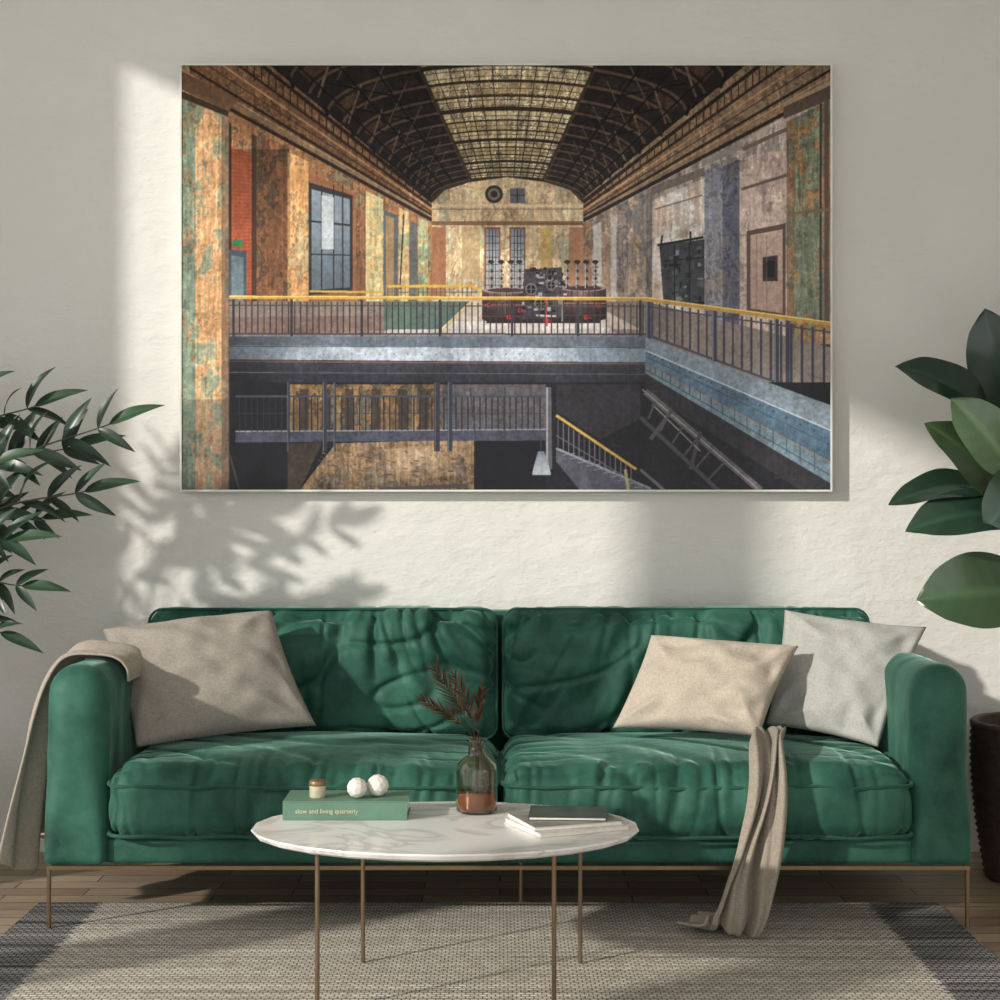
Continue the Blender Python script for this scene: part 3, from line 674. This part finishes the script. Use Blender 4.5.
def cuboid(mb,cx,cy,z0,w,d,h,ang=0):
    ca,sa=math.cos(ang),math.sin(ang); o=[]
    for z in (z0,z0+h):
        for x,y in ((-w/2,-d/2),(w/2,-d/2),(w/2,d/2),(-w/2,d/2)): o.append((cx+x*ca-y*sa,cy+x*sa+y*ca,z))
    mb.add(o,[(0,3,2,1),(4,5,6,7),(0,1,5,4),(1,2,6,5),(2,3,7,6),(3,0,4,7)])
M_bk=simple('sage_book_cloth',rgb(92,126,106),.6,0,30,.08); M_paper=simple('paper',rgb(226,220,206),.8,0,60,.06)
book=empty('hardcover_book',(-.37,-1.405,ZT))
mb=MB(); cuboid(mb,-.376,-1.405,ZT+.0005,.302,.150,.003); cuboid(mb,-.376,-1.405,ZT+.0435,.302,.150,.003); cuboid(mb,-.376,-1.478,ZT+.003,.302,.004,.041)
child(mb.obj('cover',M_bk),book)
mb=MB(); cuboid(mb,-.376,-1.403,ZT+.0035,.294,.140,.040); child(mb.obj('pages',M_paper),book)
fc=bpy.data.curves.new('spine_title','FONT'); fc.body='slow and living quarterly'; fc.size=.0155; fc.extrude=.0003; fc.align_x='CENTER'; fc.align_y='CENTER'
fo=link(bpy.data.objects.new('spine_title',fc)); fo.location=(-.42,-1.4812,ZT+.022); fo.rotation_euler=(math.pi/2,0,0); fc.materials.append(simple('title_foil',rgb(214,206,170),.5))
bpy.context.view_layer.update(); child(fo,book)
zb_=ZT+.0467
jar=empty('candle_jar',(-.448,-1.43,zb_))
mb=MB(); lathe(mb,[(.0185,0),(.020,.003),(.020,.030),(.0195,.032)],(-.448,-1.43,zb_),28); child(mb.obj('jar',simple('frosted_jar',rgb(186,178,152),.3,0,60,.15),True),jar)
mb=MB(); lathe(mb,[(.0205,.030),(.021,.032),(.021,.040),(.019,.043),(0.001,.0435)],(-.448,-1.43,zb_),28); child(mb.obj('lid',simple('jar_lid',rgb(130,108,76),.4,.5),True),jar)
M_ball=simple('white_plaster',rgb(216,212,202),.7,0,10,.04)
for (x,y,r,sd) in ((-.350,-1.44,.0255,1),(-.301,-1.415,.0275,4)):
    bm=bmesh.new(); bmesh.ops.create_icosphere(bm,subdivisions=2,radius=r)
    rr_=Matrix.Rotation(sd,3,'X')@Matrix.Rotation(sd*2,3,'Z')
    for v in bm.verts: v.co=rr_@v.co
    lo=min(v.co.z for v in bm.verts)
    for v in bm.verts: v.co+=Vector((x,y,zb_-lo+.0003))
    me=bpy.data.meshes.new('decorative_ball'); bm.to_mesh(me); bm.free(); me.materials.append(M_ball); link(bpy.data.objects.new('decorative_ball',me))
mag=empty('magazine_stack',(.155,-1.53,ZT))
M_c1=simple('magazine_cover_pale',rgb(206,202,196),.35,0,30,.2); M_c2=simple('magazine_cover_dark',rgb(62,70,62),.3,0,14,.7); M_c3=simple('magazine_cover_grey',rgb(130,128,122),.35,0,20,.4)
mbp=MB(); mbc=MB(); mbg=MB(); mbd=MB()
z=ZT+.0005
for w,d,h,a,dx,dy,mc in ((.235,.20,.011,.42,.0,0,mbc),(.225,.19,.010,.34,-.005,.01,mbg),(.185,.14,.008,-.06,.005,.025,mbd)):
    cuboid(mbc if mc is not mbd else mbd,.158+dx,-1.55+dy,z,w,d,.0012,a); cuboid(mbp,.158+dx,-1.55+dy,z+.0012,w-.006,d-.006,h-.0024,a); cuboid(mc,.158+dx,-1.55+dy,z+h-.0012,w,d,.0012,a); z+=h+.0004
for nm,b_,mt in (('pages',mbp,M_paper),('cover_pale',mbc,M_c1),('cover_grey',mbg,M_c3),('cover_dark',mbd,M_c2)): child(b_.obj(nm,mt),mag)

vx,vy=-.058,-1.375
vase=empty('glass_bottle_vase',(vx,vy,ZT))
def glass(name,col,rough=.02,ior=1.45):
    m,nt,b=newmat(name); b.inputs['Base Color'].default_value=col; b.inputs['Transmission Weight'].default_value=1; b.inputs['Roughness'].default_value=rough; b.inputs['IOR'].default_value=ior; return m
mb=MB()
outer=[(.001,.0),(.046,.001),(.051,.006),(.0515,.02),(.0515,.105),(.048,.120),(.034,.134),(.0225,.141),(.0215,.148),(.0215,.172),(.025,.176),(.025,.181),(.0215,.183)]
inner=[(.0190,.181),(.0190,.148),(.020,.143),(.032,.131),(.0455,.117),(.0485,.104),(.0485,.02),(.048,.010),(.044,.007),(.001,.006)]
lathe(mb,outer+inner,(vx,vy,ZT+.0005),40,False); child(mb.obj('bottle',glass('smoked_glass',rgb(224,208,190)),True),vase)
mb=MB(); lathe(mb,[(.001,.0068),(.043,.0075),(.0478,.012),(.0478,.045),(.0478,.046),(.001,.046)],(vx,vy,ZT+.0005),40,False)
mm,nt,b=newmat('amber_liquid'); b.inputs['Base Color'].default_value=rgb(196,140,104); b.inputs['Roughness'].default_value=.15; b.inputs['Transmission Weight'].default_value=.3
child(mb.obj('liquid',mm,True),vase)

# ------------------------------------------------------------------ leaves
def leaf(mb,base,tip,width,normal,c,droop=.1,fold=.15,shape='lance',nu=12,nv=6,wave=0.0,mid=1.5,under=None):
    base=Vector(base); tip=Vector(tip); d=tip-base; L=d.length; t=d.normalized(); n=Vector(normal); n=(n-t*n.dot(t)).normalized(); s=t.cross(n)
    V=[];F=[];C=[]
    ph=random.random()*6
    for i in range(nu+1):
        a=i/nu
        if shape=='lance': w=math.sin(math.pi*min(1,a**.75))**.85*(1-.25*a)
        else: w=(max(0,math.sin(math.pi*a**.92)))**.55*(1 if a<.85 else 1-.4*(a-.85)/.15)
        if i==0: w=.05
        if i==nu: w=.01
        for j in range(nv+1):
            u=-1+2*j/nv
            off=droop*L*(1-(2*a-1)**2)
            z=off+abs(u)**1.3*w*width*.5*fold+wave*width*math.sin(a*12+ph+(1.5 if u>0 else 0))*abs(u)**2
            V.append(base+t*(a*L)+s*(u*w*width/2)+n*z)
            k=mid if abs(u)<.08 else (1.0+.06*math.sin(a*46-abs(u)*7))
            k*=(.85+.3*a)
            C.append((c[0]*k,c[1]*k,c[2]*k,1))
    for i in range(nu):
        for j in range(nv): 
            q=i*(nv+1)+j; F.append((q,q+1,q+nv+2,q+nv+1))
    mb.add(V,F,C)
def gc(r,g_,b_,v=.2):
    k=1+random.uniform(-v,v); return tuple(x*k for x in rgb(r,g_,b_)[:3])+(1,)

mb=MB()
stems=[([(0,0,.02),(.002,0,.17),(-.05,.01,.27),(-.10,.0,.35)],.055),([(0,.004,.02),(-.004,0,.17),(-.02,-.01,.26),(-.055,-.01,.335)],.045),([(.004,0,.02),(.004,.0,.17),(.004,.01,.24),(.010,.0,.30)],.036),([(0,-.004,.02),(-.004,0,.17),(-.06,0,.235),(-.125,-.01,.275)],.040)]
for st,LF in stems:
    p=catmull([(vx+a,vy+b_,ZT+c_) for a,b_,c_ in st],9); tube(mb,p,.0014,5,False,.5,col=rgb(60,40,28))
    n=len(p)
    for i in range(int(n*.55),n):
        T=(p[min(i+1,n-1)]-p[i-1]).normalized()
        for sg in (-1,1):
            sd=Vector((T.z,0,-T.x))*sg; L=LF*(1.1-.45*abs(i/n-.75)/.25)*random.uniform(.75,1.15)
            leaf(mb,p[i],p[i]+(T*.95+sd*random.uniform(.35,.75)+Vector((0,random.uniform(-.4,.4),0))).normalized()*L,.0042,(0,-1,.3),gc(56,36,27,.55),.10,.1,nu=6,nv=2)
    leaf(mb,p[-1],p[-1]+T*.04,.004,(0,-1,.2),gc(58,36,27),.05,.1,nu=5,nv=2)
child(mb.obj('dried_fern_stems',M_dry,True),vase)

# left plant
PX,PY=-1.86,-.52
pl=empty('potted_houseplant',(PX,PY,0))
mb=MB()
br=[([(-1.80,-.52,1.05),(-1.52,-.50,1.28),(-1.19,-.48,1.405)],.20),
    ([(-1.84,-.50,1.15),(-1.64,-.48,1.38),(-1.42,-.47,1.46)],.19),
    ([(-1.80,-.56,.95),(-1.52,-.56,1.14),(-1.25,-.54,1.20)],.19),
    ([(-1.80,-.54,.82),(-1.60,-.58,.93),(-1.42,-.60,.92)],.17),
    ([(-1.82,-.54,.75),(-1.64,-.58,.84),(-1.49,-.58,.78)],.16),
    ([(-1.83,-.42,1.05),(-1.60,-.38,1.27),(-1.34,-.34,1.34)],.19),
    ([(-1.80,-.62,.90),(-1.62,-.68,1.04),(-1.43,-.70,1.06)],.18),
    ([(-1.82,-.60,1.00),(-1.66,-.66,1.22),(-1.48,-.68,1.28)],.18),
    ([(-1.80,-.50,.98),(-1.62,-.48,1.10),(-1.40,-.46,1.12)],.17),
    ([(-1.84,-.54,1.2),(-1.74,-.56,1.42),(-1.58,-.58,1.50)],.17),
    ([(-1.90,-.47,1.1),(-2.02,-.42,1.40),(-2.25,-.42,1.48)],.19),
    ([(-1.92,-.58,1.0),(-2.08,-.62,1.2),(-2.3,-.62,1.22)],.18),
    ([(-1.87,-.52,1.2),(-1.88,-.52,1.5),(-1.84,-.54,1.66)],.18),
    ([(-1.9,-.54,.8),(-2.05,-.56,.9),(-2.2,-.58,.84)],.17)]
for pts,LL in br:
    p=catmull([(PX,PY,.50)]+pts,10); tube(mb,p,.006,6,False,.35,col=rgb(84,84,52)); n=len(p)
    i=int(n*.48)
    while i<n:
        T=(p[min(i+1,n-1)]-p[i-1]).normalized()
        for sg in (-1,1):
            up=Vector((0,0,1)); sd=(up-T*up.dot(T)).normalized()*sg
            dr=(T*random.uniform(.6,1.0)+sd*random.uniform(.45,.8)+Vector((0,random.uniform(-.6,.3),-.08))).normalized()
            L=LL*random.uniform(.75,1.05)*(1.0 if i<n-5 else .8)
            nn=Vector((random.uniform(-.5,.3),-.75,random.uniform(.2,1.1)))
            leaf(mb,p[i],p[i]+dr*L,L*.29,nn,gc(34,54,40,.35),random.uniform(.05,.14),.22,'lance',14,6,.01,1.3)
        i+=3
    leaf(mb,p[-1],p[-1]+T*LL*.9,LL*.25,(0,-.8,.6),gc(44,68,46,.2),.08,.22)
child(mb.obj('foliage',M_leaf,True),pl)
mb=MB(); lathe(mb,[(.10,.001),(.13,.01),(.165,.38),(.172,.40),(.172,.42),(.158,.42),(.155,.38),(.001,.375)],(PX,PY,0),40,False); lathe(mb,[(.001,.0015),(.10,.001)],(PX,PY,0),40,False); child(mb.obj('pot',M_pot,True),pl)
mb=MB(); lathe(mb,[(.001,.385),(.155,.383),(.155,.37)],(PX,PY,0),30,False); child(mb.obj('soil',M_soil,True),pl)
mb=MB(); 
for k in range(4): tube(mb,[(PX+.02*k-.03,PY+.01*k,.37),(PX+.005*k,PY,.56)],.009,8,False,.7)
child(mb.obj('stems',simple('plant_bark',rgb(92,74,56),.8,bs=.4),True),pl)

# right rubber plant
rp=empty('rubber_plant',(1.68,-.38,0))
mb=MB()
st=catmull([(1.68,-.38,.42),(1.67,-.39,.9),(1.64,-.42,1.3),(1.62,-.44,1.75)],10); tube(mb,st,.013,10,False,.5,col=rgb(96,80,56))
st2=catmull([(1.70,-.36,.42),(1.74,-.36,.8),(1.80,-.36,1.2),(1.84,-.36,1.5)],10); tube(mb,st2,.011,10,False,.5,col=rgb(96,80,56))
LV=[((1.49,1.405),(1.185,1.575),.165,(-.15,-.85,.8),(30,52,38),.13,-.50),
 ((1.57,1.44),(1.470,1.755),.18,(-.5,-1,.1),(30,52,38),.08,-.45),
 ((1.53,1.255),(1.33,1.475),.165,(-.2,-1,.35),(84,108,76),.12,-.58),
 ((1.51,1.165),(1.27,1.405),.17,(.1,-.9,.5),(54,74,45),.14,-.52),
 ((1.52,1.20),(1.170,1.160),.14,(0,-.7,.9),(30,50,37),.12,-.48),
 ((1.56,1.12),(1.205,1.080),.17,(0,-.85,.7),(32,54,40),.14,-.54),
 ((1.60,.895),(1.250,.875),.24,(-.1,-1,.35),(50,70,46),.12,-.50),
 ((1.62,1.27),(1.43,1.09),.17,(.1,-1,.5),(34,58,41),.1,-.58),
 ((1.60,1.30),(1.56,1.05),.16,(0,-1,.3),(38,62,43),.1,-.50),
 ((1.60,1.42),(1.44,1.28),.16,(0,-1,.4),(32,54,39),.1,-.42),
 ((1.66,1.6),(1.86,1.78),.14,(0,-1,.4),(36,60,42),.1,-.45),
 ((1.70,1.15),(1.95,1.05),.15,(0,-1,.5),(36,60,42),.1,-.45),
 ((1.72,1.35),(2.0,1.45),.14,(0,-.8,.6),(36,60,42),.1,-.40),
 ((1.70,.95),(1.95,.85),.16,(0,-1,.5),(42,68,44),.1,-.42),
 ((1.64,1.62),(1.60,1.92),.15,(-.3,-1,.2),(36,60,42),.06,-.45),
 ((1.84,1.45),(1.92,1.7),.13,(.3,-1,.2),(36,60,42),.06,-.36)]
for (bx,bz),(tx,tz),w,nn,c,dr,y in LV:
    L=math.hypot(tx-bx,tz-bz); B=(bx,y,bz); T_=(tx,y-.05,tz)
    leaf(mb,B,T_,w,nn,gc(*c,.08),dr,.22,'oval',24,10,.025,1.6)
    s0=min(st,key=lambda p:(p-Vector(B)).length) if bx<1.69 else min(st2+st,key=lambda p:(p-Vector(B)).length)
    tube(mb,[s0,s0.lerp(Vector(B),.5)+Vector((0,-.01,.01)),B],.0045,6,col=rgb(110,120,76))
child(mb.obj('foliage',M_leafg,True),rp)
mb=MB(); ctr=(1.68,-.38)
rows_=46; seg=72; V=[];F=[]
def brad(z): return .165+.045*math.sin(min(1,z/.5)*math.pi*.62)
for i in range(rows_*2+1):
    z=.004+.476*i/(rows_*2)
    for k in range(seg):
        a=2*math.pi*k/seg; ph=(-1)**((i//2)%2); r=brad(z)+.0035*ph*math.cos(a*18)+.003*(1 if i%2 else -1)
        V.append((ctr[0]+r*math.cos(a),ctr[1]+r*math.sin(a),z))
for i in range(rows_*2):
    for k in range(seg): F.append((i*seg+k,i*seg+(k+1)%seg,(i+1)*seg+(k+1)%seg,(i+1)*seg+k))
mb.add(V,F); lathe(mb,[(brad(.48)+.004,.475),(brad(.48)+.006,.485),(brad(.48)-.004,.492),(brad(.48)-.016,.485),(brad(.48)-.018,.42),(.001,.42)],(ctr[0],ctr[1],0),48,False)
lathe(mb,[(.001,.002),(.165,.002)],(ctr[0],ctr[1],0),48,False)
child(mb.obj('wicker_basket',simple('dark_wicker',rgb(70,54,46),.7,0,40,.35),True),rp)
mb=MB(); lathe(mb,[(.001,.435),(brad(.48)-.019,.432),(brad(.48)-.019,.421)],(ctr[0],ctr[1],0),30,False); child(mb.obj('soil',M_soil,True),rp)

# ------------------------------------------------------------------ light
sun=bpy.data.lights.new('sun','SUN'); sun.energy=3.6; sun.angle=math.radians(1.8); sun.color=(1,.955,.88)
so=link(bpy.data.objects.new('sun',sun)); so.rotation_euler=Vector((1.35,1,-.65)).to_track_quat('-Z','Y').to_euler(); so.location=(-5,-5,4)
w=bpy.data.worlds.new('world'); scene.world=w; w.use_nodes=True
nt=w.node_tree; bg=nt.nodes['Background']
bg.inputs['Color'].default_value=(.98,.985,1,1); bg.inputs['Strength'].default_value=1.5

cam=bpy.data.cameras.new('camera'); cam.sensor_width=36; cam.lens=58.2
co=link(bpy.data.objects.new('camera',cam)); co.location=(0,-5.4,1.175); co.rotation_euler=(math.pi/2,0,0)
scene.camera=co
